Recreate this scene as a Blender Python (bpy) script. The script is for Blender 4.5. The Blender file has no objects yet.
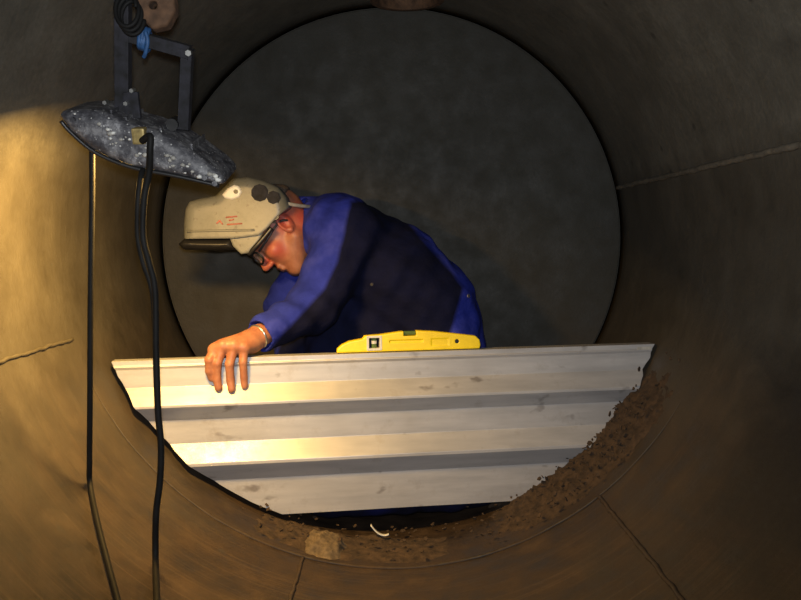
import bpy, bmesh, math, random
import numpy as np
from mathutils import Vector, Matrix, Euler, noise as mnoise

random.seed(7)
R = 0.80                      # tank radius (axis along +Y at x=0, z=R)
FPX = 860.0
VPX, VPY = 393.0, 241.0       # where the tank axis meets the picture
scene = bpy.context.scene
COL = scene.collection

# ------------------------------------------------------------------ camera
cam_d = bpy.data.cameras.new('camera')
cam = bpy.data.objects.new('camera', cam_d)
COL.objects.link(cam)
cam_d.sensor_width = 36.0
cam_d.lens = 36.0 * FPX / 801.0
cam_d.clip_start = 0.02
cam.location = (0, 0, R)
PITCH = math.atan((300.0 - VPY) / FPX)
YAW = math.atan((400.5 - VPX) / FPX)
ROLL = math.radians(-0.85)
cam.rotation_euler = (Euler((math.pi / 2 - PITCH, 0, -YAW)).to_matrix() @ Matrix.Rotation(ROLL, 3, 'Z')).to_euler()
scene.camera = cam
CM = cam.rotation_euler.to_matrix()

# ------------------------------------------------------------------ world, exposure
w = bpy.data.worlds.new('world'); scene.world = w
w.use_nodes = True
w.node_tree.nodes['Background'].inputs[0].default_value = (0.5, 0.55, 0.6, 1)
w.node_tree.nodes['Background'].inputs[1].default_value = 0.004
vs = scene.view_settings
vs.view_transform = 'Standard'; vs.look = 'None'; vs.gamma = 1.0
vs.exposure = 0.0
vs.use_curve_mapping = False

# ------------------------------------------------------------------ photographer's flash
fl = bpy.data.lights.new('flash', 'SPOT')
fl.energy = 88.0; fl.color = (0.95, 0.97, 0.98)
fl.spot_size = math.radians(96); fl.spot_blend = 0.9; fl.shadow_soft_size = 0.02
flo = bpy.data.objects.new('flash', fl); COL.objects.link(flo)
flo.location = (-0.01, 0.03, R + 0.05)
flo.rotation_euler = (math.radians(90 + 6.0), 0, math.radians(0))

def P(px, py, Y):
    d = CM @ Vector(((px - 400.5) / FPX, -(py - 300.0) / FPX, -1.0))
    return Vector((0, 0, R)) + d * (Y / d.y)

# ------------------------------------------------------------------ helpers
def wall_pt(theta, y, r=R):            # theta measured from straight down, positive to +X
    return Vector((r * math.sin(theta), y, R - r * math.cos(theta)))

def tag(o, label=None, cat=None, group=None, kind=None):
    if label: o['label'] = label
    if cat: o['category'] = cat
    if group: o['group'] = group
    if kind: o['kind'] = kind
    return o

def empty(name, loc=(0, 0, 0), rot=(0, 0, 0)):
    o = bpy.data.objects.new(name, None); COL.objects.link(o)
    o.location = loc; o.rotation_euler = rot; o.empty_display_size = 0.05
    return o

def mesh_obj(name, verts, faces, mat, parent=None, smooth=True):
    me = bpy.data.meshes.new(name)
    me.from_pydata([tuple(v) for v in verts], [], [tuple(f) for f in faces])
    me.validate(); me.update()
    if smooth: me.polygons.foreach_set('use_smooth', [True] * len(me.polygons))
    if mat: me.materials.append(mat)
    o = bpy.data.objects.new(name, me); COL.objects.link(o)
    if parent:
        o.parent = parent
    return o

def bm_obj(name, bm, mat, parent=None, smooth=False):
    me = bpy.data.meshes.new(name); bm.to_mesh(me); bm.free()
    if smooth: me.polygons.foreach_set('use_smooth', [True] * len(me.polygons))
    me.materials.append(mat)
    o = bpy.data.objects.new(name, me); COL.objects.link(o)
    if parent: o.parent = parent
    return o

def catmull(pts, n=8):
    pts = [Vector(p) for p in pts]
    out = []
    for i in range(len(pts) - 1):
        p0 = pts[max(i - 1, 0)]; p1 = pts[i]; p2 = pts[i + 1]; p3 = pts[min(i + 2, len(pts) - 1)]
        for k in range(n):
            t = k / n
            out.append(0.5 * ((2 * p1) + (-p0 + p2) * t + (2 * p0 - 5 * p1 + 4 * p2 - p3) * t * t + (-p0 + 3 * p1 - 3 * p2 + p3) * t ** 3))
    out.append(pts[-1])
    return out

def tube(path, rad, seg=10, closed=False):
    path = [Vector(p) for p in path]
    n = len(path)
    rads = rad if isinstance(rad, (list, tuple)) else [rad] * n
    verts, faces = [], []
    up = None
    for i, p in enumerate(path):
        if closed: t = path[(i + 1) % n] - path[i - 1]
        else: t = path[min(i + 1, n - 1)] - path[max(i - 1, 0)]
        t.normalize()
        if up is None:
            up = t.orthogonal().normalized()
        up = (up - t * up.dot(t)).normalized()
        b = t.cross(up)
        for k in range(seg):
            a = 2 * math.pi * k / seg
            verts.append(p + (up * math.cos(a) + b * math.sin(a)) * rads[i])
    for i in range(n if closed else n - 1):
        j = (i + 1) % n
        for k in range(seg):
            k2 = (k + 1) % seg
            faces.append((i * seg + k, i * seg + k2, j * seg + k2, j * seg + k))
    if not closed:
        faces.append(tuple(range(seg - 1, -1, -1)))
        faces.append(tuple((n - 1) * seg + k for k in range(seg)))
    return verts, faces

def tube_obj(name, path, rad, mat, parent=None, seg=10, closed=False):
    v, f = tube(path, rad, seg, closed)
    return mesh_obj(name, v, f, mat, parent)

def box_bm(bm, c, size, M=None, bevel=0.0):
    r = bmesh.ops.create_cube(bm, size=1.0)
    for v in r['verts']:
        v.co = Vector((v.co.x * size[0], v.co.y * size[1], v.co.z * size[2]))
        if M is not None: v.co = M @ v.co
        v.co += Vector(c)
    if bevel > 0:
        es = {e for v in r['verts'] for e in v.link_edges}
        bmesh.ops.bevel(bm, geom=list(es), offset=bevel, segments=2, affect='EDGES', profile=0.7)

def box_obj(name, c, size, mat, parent=None, M=None, bevel=0.0):
    bm = bmesh.new(); box_bm(bm, c, size, M, bevel)
    return bm_obj(name, bm, mat, parent)

def cyl_obj(name, a, b, r, mat, parent=None, seg=20, r2=None, bevel=0.0):
    a = Vector(a); b = Vector(b)
    bm = bmesh.new()
    bmesh.ops.create_cone(bm, cap_ends=True, segments=seg, radius1=r, radius2=r if r2 is None else r2, depth=(b - a).length)
    if bevel > 0:
        es = [e for e in bm.edges if len(e.link_faces) == 2 and any(len(f.verts) > 4 for f in e.link_faces)]
        bmesh.ops.bevel(bm, geom=es, offset=bevel, segments=2, affect='EDGES')
    q = Vector((0, 0, 1)).rotation_difference(b - a).to_matrix()
    for v in bm.verts: v.co = q @ v.co + (a + b) / 2
    return bm_obj(name, bm, mat, parent)

# ------------------------------------------------------------------ materials
def new_mat(name):
    m = bpy.data.materials.new(name); m.use_nodes = True
    nt = m.node_tree; nt.nodes.clear()
    out = nt.nodes.new('ShaderNodeOutputMaterial')
    b = nt.nodes.new('ShaderNodeBsdfPrincipled')
    nt.links.new(b.outputs[0], out.inputs[0])
    return m, nt, b

def N(nt, t, **kw):
    n = nt.nodes.new(t)
    for k, v in kw.items():
        if k in n.inputs: n.inputs[k].default_value = v
        else: setattr(n, k, v)
    return n

def ramp(nt, src, stops, interp='LINEAR'):
    r = nt.nodes.new('ShaderNodeValToRGB'); r.color_ramp.interpolation = interp
    els = r.color_ramp.elements
    while len(els) < len(stops): els.new(0.5)
    for e, (p, c) in zip(els, stops):
        e.position = p; e.color = (c[0], c[1], c[2], 1) if not isinstance(c, (int, float)) else (c, c, c, 1)
    nt.links.new(src, r.inputs[0])
    return r.outputs[0]

def mix(nt, fac, a, b, mode='MIX'):
    m = nt.nodes.new('ShaderNodeMix'); m.data_type = 'RGBA'; m.blend_type = mode
    if isinstance(fac, (int, float)): m.inputs[0].default_value = fac
    else: nt.links.new(fac, m.inputs[0])
    for i, v in ((6, a), (7, b)):
        if isinstance(v, tuple): m.inputs[i].default_value = (*v[:3], 1)
        else: nt.links.new(v, m.inputs[i])
    return m.outputs[2]

def mth(nt, op, a, b=None, clamp=False):
    m = nt.nodes.new('ShaderNodeMath'); m.operation = op; m.use_clamp = clamp
    for i, v in ((0, a), (1, b)):
        if v is None: continue
        if isinstance(v, (int, float)): m.inputs[i].default_value = v
        else: nt.links.new(v, m.inputs[i])
    return m.outputs[0]

def coords(nt, scale=(1, 1, 1), kind='Object'):
    tc = nt.nodes.new('ShaderNodeTexCoord'); mp = nt.nodes.new('ShaderNodeMapping')
    mp.inputs['Scale'].default_value = scale
    nt.links.new(tc.outputs[kind], mp.inputs[0])
    return mp.outputs[0]

def noise_tex(nt, vec, scale, detail=4, rough=0.55):
    n = N(nt, 'ShaderNodeTexNoise', Scale=scale, Detail=detail, Roughness=rough)
    nt.links.new(vec, n.inputs['Vector'])
    return n.outputs['Fac']

def bump(nt, b, h, strength=0.3, dist=0.005):
    n = N(nt, 'ShaderNodeBump', Strength=strength, Distance=dist)
    nt.links.new(h, n.inputs['Height']); nt.links.new(n.outputs[0], b.inputs['Normal'])

def simple(name, col, rough=0.5, metal=0.0, var=0.25, scale=30.0, bmp=0.15, dist=0.002):
    m, nt, b = new_mat(name)
    v = coords(nt)
    f = noise_tex(nt, v, scale)
    lo = tuple(c * (1 - var) for c in col); hi = tuple(min(1, c * (1 + var)) for c in col)
    nt.links.new(ramp(nt, f, [(0.3, lo), (0.7, hi)]), b.inputs['Base Color'])
    b.inputs['Roughness'].default_value = rough; b.inputs['Metallic'].default_value = metal
    if bmp: bump(nt, b, f, bmp, dist)
    return m

def mat_tank(end=False, name='tank_steel'):
    m, nt, b = new_mat(name)
    v = coords(nt)
    sep = nt.nodes.new('ShaderNodeSeparateXYZ'); nt.links.new(v, sep.inputs[0])
    big = noise_tex(nt, v, 2.2, 5, 0.6)
    mid = noise_tex(nt, v, 11, 6, 0.65)
    fine = noise_tex(nt, v, 85, 4, 0.6)
    streak = noise_tex(nt, coords(nt, (0.8, 14, 0.8)), 3.0, 5, 0.6)     # rings left by rolling and scraping
    paint = ramp(nt, mth(nt, 'ADD', mth(nt, 'MULTIPLY', big, 0.55), mth(nt, 'MULTIPLY', mid, 0.45)),
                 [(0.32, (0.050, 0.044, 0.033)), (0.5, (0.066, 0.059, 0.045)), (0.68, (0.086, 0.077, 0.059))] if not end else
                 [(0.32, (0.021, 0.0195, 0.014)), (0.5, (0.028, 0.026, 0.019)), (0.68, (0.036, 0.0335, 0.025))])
    grey = ramp(nt, mth(nt, 'ADD', mth(nt, 'MULTIPLY', big, 0.4), mth(nt, 'ADD', mth(nt, 'MULTIPLY', mid, 0.3), mth(nt, 'MULTIPLY', fine, 0.3))),
                [(0.36, (0.074, 0.069, 0.055)), (0.5, (0.105, 0.098, 0.079)), (0.64, (0.150, 0.141, 0.115))])
    if not end:      # the shell turns a lighter grey above the height of the long seam
        up = mth(nt, 'ADD', mth(nt, 'MULTIPLY', mth(nt, 'SUBTRACT', sep.outputs[2], 0.955), 14), mth(nt, 'MULTIPLY', mth(nt, 'SUBTRACT', mid, 0.5), 0.8), True)
        paint = mix(nt, up, paint, grey)
    rust = ramp(nt, mid, [(0.3, (0.011, 0.0065, 0.0033)), (0.55, (0.033, 0.0185, 0.009)), (0.75, (0.060, 0.036, 0.019))])
    # sediment line: the lower half of the shell is rusty and dirty
    low = mth(nt, 'SUBTRACT', 0.62, sep.outputs[2])
    low = mth(nt, 'MULTIPLY', low, 2.2)
    lowm = mth(nt, 'ADD', low, mth(nt, 'MULTIPLY', mth(nt, 'SUBTRACT', big, 0.5), 1.6), True)
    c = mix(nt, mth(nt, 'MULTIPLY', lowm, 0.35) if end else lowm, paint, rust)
    c = mix(nt, mth(nt, 'MULTIPLY', streak, 0.5), c, mix(nt, 1.0, c, (0.62, 0.6, 0.58), 'MULTIPLY'))
    fs = noise_tex(nt, coords(nt, (0.7, 60, 0.7)), 2.2, 4, 0.7)
    c = mix(nt, mth(nt, 'MULTIPLY', ramp(nt, fs, [(0.52, 0.0), (0.72, 1.0)]), mth(nt, 'MULTIPLY', lowm, 0.55)), c, (0.085, 0.055, 0.031))
    # dark oily stains
    st = noise_tex(nt, coords(nt, (1, 0.6, 1)), 3.1, 3, 0.55)
    stm = ramp(nt, st, [(0.60, 0.0), (0.70, 1.0)])
    c = mix(nt, mth(nt, 'MULTIPLY', stm, 0.55), c, (0.022, 0.019, 0.016))
    spt = N(nt, 'ShaderNodeTexVoronoi', Scale=7.0); nt.links.new(v, spt.inputs['Vector'])
    spm = ramp(nt, spt.outputs['Distance'], [(0.05, 1.0), (0.09, 0.0)])
    c = mix(nt, mth(nt, 'MULTIPLY', spm, 0.6), c, (0.03, 0.025, 0.02))
    # broad near-black patch with ragged edges, low on the right-hand side
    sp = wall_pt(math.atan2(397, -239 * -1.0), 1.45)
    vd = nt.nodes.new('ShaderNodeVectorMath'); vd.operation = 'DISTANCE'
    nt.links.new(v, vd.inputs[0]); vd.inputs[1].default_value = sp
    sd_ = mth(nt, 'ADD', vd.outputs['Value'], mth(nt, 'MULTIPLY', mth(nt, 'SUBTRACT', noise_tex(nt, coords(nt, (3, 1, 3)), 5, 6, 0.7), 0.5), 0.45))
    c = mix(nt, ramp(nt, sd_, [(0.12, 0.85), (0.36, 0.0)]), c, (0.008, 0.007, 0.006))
    nt.links.new(c, b.inputs['Base Color'])
    nt.links.new(ramp(nt, mid, [(0.3, 0.55), (0.7, 0.8)]), b.inputs['Roughness'])
    b.inputs['Metallic'].default_value = 0.0
    h = mth(nt, 'ADD', mth(nt, 'MULTIPLY', mid, 0.35), mth(nt, 'ADD', mth(nt, 'MULTIPLY', fine, 0.35), mth(nt, 'MULTIPLY', streak, 0.35)))
    bump(nt, b, h, 0.35, 0.006)
    return m

def mat_sheet():
    m, nt, b = new_mat('galvanised_sheet')
    v = coords(nt)
    a = noise_tex(nt, coords(nt, (3, 3, 26)), 1.6, 5, 0.6)
    g = noise_tex(nt, v, 16, 6, 0.7)
    sm = noise_tex(nt, coords(nt, (7, 7, 12)), 1.5, 3, 0.5)
    c = ramp(nt, a, [(0.3, (0.40, 0.405, 0.42)), (0.7, (0.53, 0.53, 0.54))])
    c = mix(nt, mth(nt, 'MULTIPLY', ramp(nt, g, [(0.56, 0.0), (0.72, 1.0)]), 0.45), c, (0.30, 0.27, 0.24))
    c = mix(nt, mth(nt, 'MULTIPLY', ramp(nt, sm, [(0.66, 0.0), (0.72, 1.0)]), 0.6), c, (0.12, 0.10, 0.09))
    nt.links.new(c, b.inputs['Base Color'])
    b.inputs['Metallic'].default_value = 0.35
    nt.links.new(ramp(nt, g, [(0.3, 0.34), (0.7, 0.5)]), b.inputs['Roughness'])
    bump(nt, b, g, 0.08, 0.002)
    return m

def mat_cloth():
    m, nt, b = new_mat('workwear')
    at = nt.nodes.new('ShaderNodeAttribute'); at.attribute_name = 'panel'
    v = coords(nt)
    f = noise_tex(nt, v, 14, 5, 0.6); weave = noise_tex(nt, v, 260, 2, 0.5)
    wear = noise_tex(nt, v, 7, 4, 0.6)
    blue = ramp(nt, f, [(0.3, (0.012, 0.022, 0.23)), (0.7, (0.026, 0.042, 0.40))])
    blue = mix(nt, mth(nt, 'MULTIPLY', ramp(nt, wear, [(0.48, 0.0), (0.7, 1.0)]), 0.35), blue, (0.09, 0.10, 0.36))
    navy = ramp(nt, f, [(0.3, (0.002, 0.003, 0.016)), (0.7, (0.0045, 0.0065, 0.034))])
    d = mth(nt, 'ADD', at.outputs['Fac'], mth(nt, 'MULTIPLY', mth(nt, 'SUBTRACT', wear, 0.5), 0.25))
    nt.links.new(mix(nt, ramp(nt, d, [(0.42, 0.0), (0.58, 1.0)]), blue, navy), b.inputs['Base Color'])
    b.inputs['Roughness'].default_value = 0.9
    fold = noise_tex(nt, coords(nt, (1, 1, 1.8)), 11, 3, 0.5)
    b.inputs['Specular IOR Level'].default_value = 0.2
    bump(nt, b, mth(nt, 'ADD', fold, mth(nt, 'MULTIPLY', weave, 0.06)), 0.5, 0.02)
    return m

def mat_skin():
    m, nt, b = new_mat('skin')
    v = coords(nt)
    f = noise_tex(nt, v, 26, 4, 0.6); g = noise_tex(nt, v, 140, 3, 0.5)
    at = nt.nodes.new('ShaderNodeAttribute'); at.attribute_name = 'flush'
    c = ramp(nt, f, [(0.3, (0.25, 0.092, 0.054)), (0.7, (0.39, 0.180, 0.108))])
    c = mix(nt, mth(nt, 'MULTIPLY', at.outputs['Fac'], 0.85), c, (0.40, 0.062, 0.046))
    nt.links.new(c, b.inputs['Base Color'])
    b.inputs['Roughness'].default_value = 0.5
    b.inputs['Subsurface Weight'].default_value = 0.08
    b.inputs['Subsurface Radius'].default_value = (0.01, 0.004, 0.002)
    bump(nt, b, g, 0.25, 0.001)
    return m

def mat_splatter():
    m, nt, b = new_mat('splattered_housing')
    v = coords(nt)
    n1 = noise_tex(nt, v, 38, 6, 0.75); n2 = noise_tex(nt, v, 75, 4, 0.65)
    base = ramp(nt, n1, [(0.32, (0.016, 0.016, 0.021)), (0.48, (0.06, 0.06, 0.07)), (0.64, (0.19, 0.19, 0.20))])
    vo = N(nt, 'ShaderNodeTexVoronoi', Scale=110.0); nt.links.new(v, vo.inputs['Vector'])
    vo.inputs['Randomness'].default_value = 1.0
    sp = ramp(nt, mth(nt, 'ADD', vo.outputs['Distance'], mth(nt, 'MULTIPLY', n2, 0.45)), [(0.36, 1.0), (0.43, 0.0)])
    c = mix(nt, sp, base, (0.42, 0.42, 0.42))
    sp2 = ramp(nt, noise_tex(nt, v, 42, 3, 0.6), [(0.62, 0.0), (0.68, 1.0)])
    c = mix(nt, mth(nt, 'MULTIPLY', sp2, 0.6), c, (0.33, 0.33, 0.35))
    nt.links.new(c, b.inputs['Base Color'])
    b.inputs['Roughness'].default_value = 0.55
    bump(nt, b, mth(nt, 'ADD', sp, n2), 0.5, 0.003)
    return m

def mat_helmet():
    m, nt, b = new_mat('helmet_shell')
    v = coords(nt)
    f = noise_tex(nt, v, 18, 5, 0.65); g = noise_tex(nt, v, 60, 4, 0.6)
    c = ramp(nt, f, [(0.3, (0.135, 0.14, 0.125)), (0.7, (0.27, 0.27, 0.24))])
    gr = noise_tex(nt, v, 9, 6, 0.75)
    c = mix(nt, mth(nt, 'MULTIPLY', ramp(nt, gr, [(0.40, 0.0), (0.58, 1.0)]), 0.75), c, (0.095, 0.10, 0.085))
    c = mix(nt, ramp(nt, g, [(0.60, 0.0), (0.68, 0.8)]), c, (0.07, 0.065, 0.055))
    nt.links.new(c, b.inputs['Base Color']); b.inputs['Roughness'].default_value = 0.42
    return m

def emis(name, col, s):
    m = bpy.data.materials.new(name); m.use_nodes = True
    nt = m.node_tree; nt.nodes.clear()
    o = nt.nodes.new('ShaderNodeOutputMaterial'); e = nt.nodes.new('ShaderNodeEmission')
    e.inputs[0].default_value = (*col, 1); e.inputs[1].default_value = s
    nt.links.new(e.outputs[0], o.inputs[0])
    return m

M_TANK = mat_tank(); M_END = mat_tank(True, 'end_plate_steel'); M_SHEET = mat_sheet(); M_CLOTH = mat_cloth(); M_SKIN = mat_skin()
M_SPLAT = mat_splatter(); M_HELM = mat_helmet()
M_BLACK = simple('black_plastic', (0.012, 0.012, 0.013), 0.4)
M_RUBBER = simple('black_rubber', (0.010, 0.010, 0.010), 0.7, bmp=0.1)
_rb = [n for n in M_RUBBER.node_tree.nodes if n.type == 'BSDF_PRINCIPLED'][0]
_rb.inputs['Specular IOR Level'].default_value = 0.12; _rb.inputs['Roughness'].default_value = 0.6
M_WELD = simple('weld_bead', (0.125, 0.11, 0.085), 0.6, 0.0, 0.4, 60, 0.5, 0.004)
M_RUST = simple('rust', (0.10, 0.052, 0.027), 0.85, 0, 0.5, 40, 0.6, 0.004)
M_DIRT = simple('rusty_dirt', (0.045, 0.028, 0.016), 0.95, 0, 0.55, 45, 0.8, 0.006)
M_SAND = simple('tan_dirt', (0.115, 0.085, 0.052), 0.95, 0, 0.45, 60, 0.8, 0.005)
M_YEL = simple('yellow_paint', (0.90, 0.68, 0.012), 0.4, 0, 0.08, 25, 0.05)
M_WHITE = simple('white_plastic', (0.62, 0.62, 0.59), 0.4, 0, 0.08, 30, 0.05)
M_VIAL = simple('green_vial', (0.10, 0.16, 0.05), 0.15, 0, 0.1)
M_BLUE = simple('blue_strap', (0.02, 0.075, 0.20), 0.6, 0, 0.3, 90, 0.4, 0.002)
M_STEEL = simple('bright_steel', (0.62, 0.62, 0.6), 0.3, 0.9, 0.1)
M_GREY = simple('grey_strap', (0.36, 0.35, 0.32), 0.7, 0, 0.3, 60)
M_HAIR = simple('grey_brown_hair', (0.10, 0.07, 0.05), 0.8, 0, 0.5, 160, 0.8, 0.004)
M_BRK = simple('scuffed_dark_paint', (0.009, 0.009, 0.014), 0.8, 0, 0.9, 55, 0.4, 0.002)
M_RED = simple('faded_red_paint', (0.42, 0.13, 0.10), 0.5, 0, 0.3)
M_BOOT = simple('black_leather', (0.02, 0.018, 0.016), 0.6)
M_REFL = simple('reflector', (0.75, 0.74, 0.7), 0.25, 0.9, 0.05)
M_BRASS = simple('dirty_brass', (0.32, 0.24, 0.09), 0.5, 0.4, 0.4, 80)
M_GLASS, _nt, _b = new_mat('clear_lens')
_b.inputs['Base Color'].default_value = (0.8, 0.85, 0.85, 1); _b.inputs['Roughness'].default_value = 0.05
_b.inputs['Transmission Weight'].default_value = 0.9
M_LAMP = emis('hot_lamp_glass', (1.0, 0.70, 0.34), 22.0)

# ------------------------------------------------------------------ signed-distance modelling
class Field:
    def __init__(s, lo, hi, h):
        s.lo = np.array(lo, float); s.h = h
        s.n = np.ceil((np.array(hi, float) - s.lo) / h).astype(int) + 1
        s.a = np.full(s.n, 0.08, np.float32)
    def sub(s, lo, hi, m):
        i0 = np.clip(np.floor((np.array(lo) - m - s.lo) / s.h).astype(int), 0, s.n)
        i1 = np.clip(np.ceil((np.array(hi) + m - s.lo) / s.h).astype(int) + 1, 0, s.n)
        ax = [(s.lo[k] + s.h * np.arange(i0[k], i1[k])).astype(np.float32) for k in range(3)]
        sl = tuple(slice(i0[k], i1[k]) for k in range(3))
        return sl, np.meshgrid(*ax, indexing='ij')
    def put(s, sl, d, k, op):
        A = s.a[sl]
        if op == 'add':
            if k > 0:
                h = np.clip(0.5 + 0.5 * (A - d) / k, 0, 1)
                s.a[sl] = A * (1 - h) + d * h - k * h * (1 - h)
            else: s.a[sl] = np.minimum(A, d)
        else:
            d = -d
            if k > 0:
                h = np.clip(0.5 - 0.5 * (A - d) / k, 0, 1)
                s.a[sl] = A * (1 - h) + d * h + k * h * (1 - h)
            else: s.a[sl] = np.maximum(A, d)
    def cap(s, a, b, ra, rb, k=0.02, sy=1.0, op='add'):
        a = np.array(a, float); b = np.array(b, float); rm = max(ra, rb)
        lo = np.minimum(a, b) - np.array([rm, rm * sy, rm]); hi = np.maximum(a, b) + np.array([rm, rm * sy, rm])
        sl, (X, Y, Z) = s.sub(lo, hi, 0.06 + k)
        S = np.array([1, 1 / sy, 1]); aa = a * S; ab = (b - a) * S
        L = max(float(ab @ ab), 1e-9)
        px, py, pz = X - aa[0], Y / sy - aa[1], Z - aa[2]
        t = np.clip((px * ab[0] + py * ab[1] + pz * ab[2]) / L, 0, 1)
        d = np.sqrt((px - t * ab[0]) ** 2 + (py - t * ab[1]) ** 2 + (pz - t * ab[2]) ** 2) - (ra + (rb - ra) * t)
        s.put(sl, d, k, op)
    def ell(s, c, rad, M=None, k=0.02, op='add'):
        c = np.array(c, float); rad = np.array(rad, float); rm = rad.max()
        sl, (X, Y, Z) = s.sub(c - rm, c + rm, 0.05 + k)
        q = np.stack([X - c[0], Y - c[1], Z - c[2]], -1)
        if M is not None: q = q @ np.array(M, np.float32)     # columns of M = local axes
        k0 = np.linalg.norm(q / rad, axis=-1); k1 = np.linalg.norm(q / rad ** 2, axis=-1)
        d = k0 * (k0 - 1) / np.maximum(k1, 1e-6)
        s.put(sl, d.astype(np.float32), k, op)
    def extr(s, poly, yc, hw, r, k=0.0, op='add'):
        poly = np.array(poly, float)
        lo = [poly[:, 0].min(), yc - hw, poly[:, 1].min()]; hi = [poly[:, 0].max(), yc + hw, poly[:, 1].max()]
        sl, (X, Y, Z) = s.sub(lo, hi, 0.05 + k)
        d2 = poly_sd(poly, X[:, 0, :], Z[:, 0, :])[:, None, :]
        qx = d2 + r; qy = np.abs(Y - yc) - hw + r
        qx = np.broadcast_to(qx, qy.shape)
        d = np.sqrt(np.maximum(qx, 0) ** 2 + np.maximum(qy, 0) ** 2) + np.minimum(np.maximum(qx, qy), 0) - r
        s.put(sl, d.astype(np.float32), k, op)
    def mesh(s):
        A = s.a; I = A < 0
        nx, ny, nz = A.shape
        cnt = np.zeros((nx - 1, ny - 1, nz - 1), np.uint8)
        cor = [(i, j, k) for i in (0, 1) for j in (0, 1) for k in (0, 1)]
        for i, j, k in cor: cnt += I[i:nx - 1 + i, j:ny - 1 + j, k:nz - 1 + k]
        act = np.argwhere((cnt > 0) & (cnt < 8))
        idx = np.full(cnt.shape, -1, np.int64); idx[tuple(act.T)] = np.arange(len(act))
        V = np.zeros((len(act), 3)); W = np.zeros(len(act))
        for c0 in cor:
            for ax in range(3):
                if c0[ax] == 1: continue
                c1 = list(c0); c1[ax] = 1
                v0 = A[act[:, 0] + c0[0], act[:, 1] + c0[1], act[:, 2] + c0[2]]
                v1 = A[act[:, 0] + c1[0], act[:, 1] + c1[1], act[:, 2] + c1[2]]
                m = (v0 < 0) != (v1 < 0)
                t = np.where(m, v0 / np.where(m, v0 - v1, 1), 0)
                p = np.tile(np.array(c0, float), (len(act), 1)); p[:, ax] += t
                V[m] += p[m]; W[m] += 1
        V = (V / W[:, None] + act) * s.h + s.lo
        F = []
        for ax in range(3):
            b, c = [(1, 2), (2, 0), (0, 1)][ax]
            sh = [slice(None)] * 3; sh2 = [slice(None)] * 3
            sh[ax] = slice(0, A.shape[ax] - 1); sh2[ax] = slice(1, A.shape[ax])
            E = I[tuple(sh)] != I[tuple(sh2)]
            e = np.argwhere(E)
            ok = (e[:, b] > 0) & (e[:, c] > 0) & (e[:, b] < A.shape[b] - 1) & (e[:, c] < A.shape[c] - 1)
            e = e[ok]
            def g(db, dc):
                q = e.copy(); q[:, b] += db; q[:, c] += dc
                return idx[q[:, 0], q[:, 1], q[:, 2]]
            q = np.stack([g(-1, -1), g(0, -1), g(0, 0), g(-1, 0)], 1)
            ins = I[tuple(e.T)]
            q[~ins] = q[~ins][:, ::-1]
            F.append(q)
        F = np.concatenate(F)
        F = F[(F >= 0).all(1)]
        return V, F

def poly_sd(poly, X, Z):
    d = np.full(X.shape, 1e9); inside = np.zeros(X.shape, bool)
    n = len(poly)
    for i in range(n):
        a = poly[i]; b = poly[(i + 1) % n]; e = b - a
        wx = X - a[0]; wz = Z - a[1]
        t = np.clip((wx * e[0] + wz * e[1]) / max(e @ e, 1e-12), 0, 1)
        d = np.minimum(d, (wx - e[0] * t) ** 2 + (wz - e[1] * t) ** 2)
        c = ((a[1] > Z) != (b[1] > Z)) & (X < (b[0] - a[0]) * (Z - a[1]) / (b[1] - a[1] + 1e-12) + a[0])
        inside ^= c
    d = np.sqrt(d)
    return np.where(inside, -d, d)

def np_obj(name, V, F, mat, parent=None, off=(0, 0, 0)):
    me = bpy.data.meshes.new(name)
    me.vertices.add(len(V)); me.vertices.foreach_set('co', (V - np.array(off)).astype(np.float32).ravel())
    me.loops.add(F.size); me.loops.foreach_set('vertex_index', F.astype(np.int32).ravel())
    me.polygons.add(len(F)); me.polygons.foreach_set('loop_start', np.arange(0, F.size, 4, dtype=np.int32))
    me.update(calc_edges=True); me.validate()
    me.polygons.foreach_set('use_smooth', [True] * len(me.polygons))
    me.materials.append(mat)
    o = bpy.data.objects.new(name, me); COL.objects.link(o)
    if parent: o.parent = parent
    return o

def pxz(pts, Y):
    return [(P(x, y, Y).x, P(x, y, Y).z) for x, y in pts]

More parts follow.
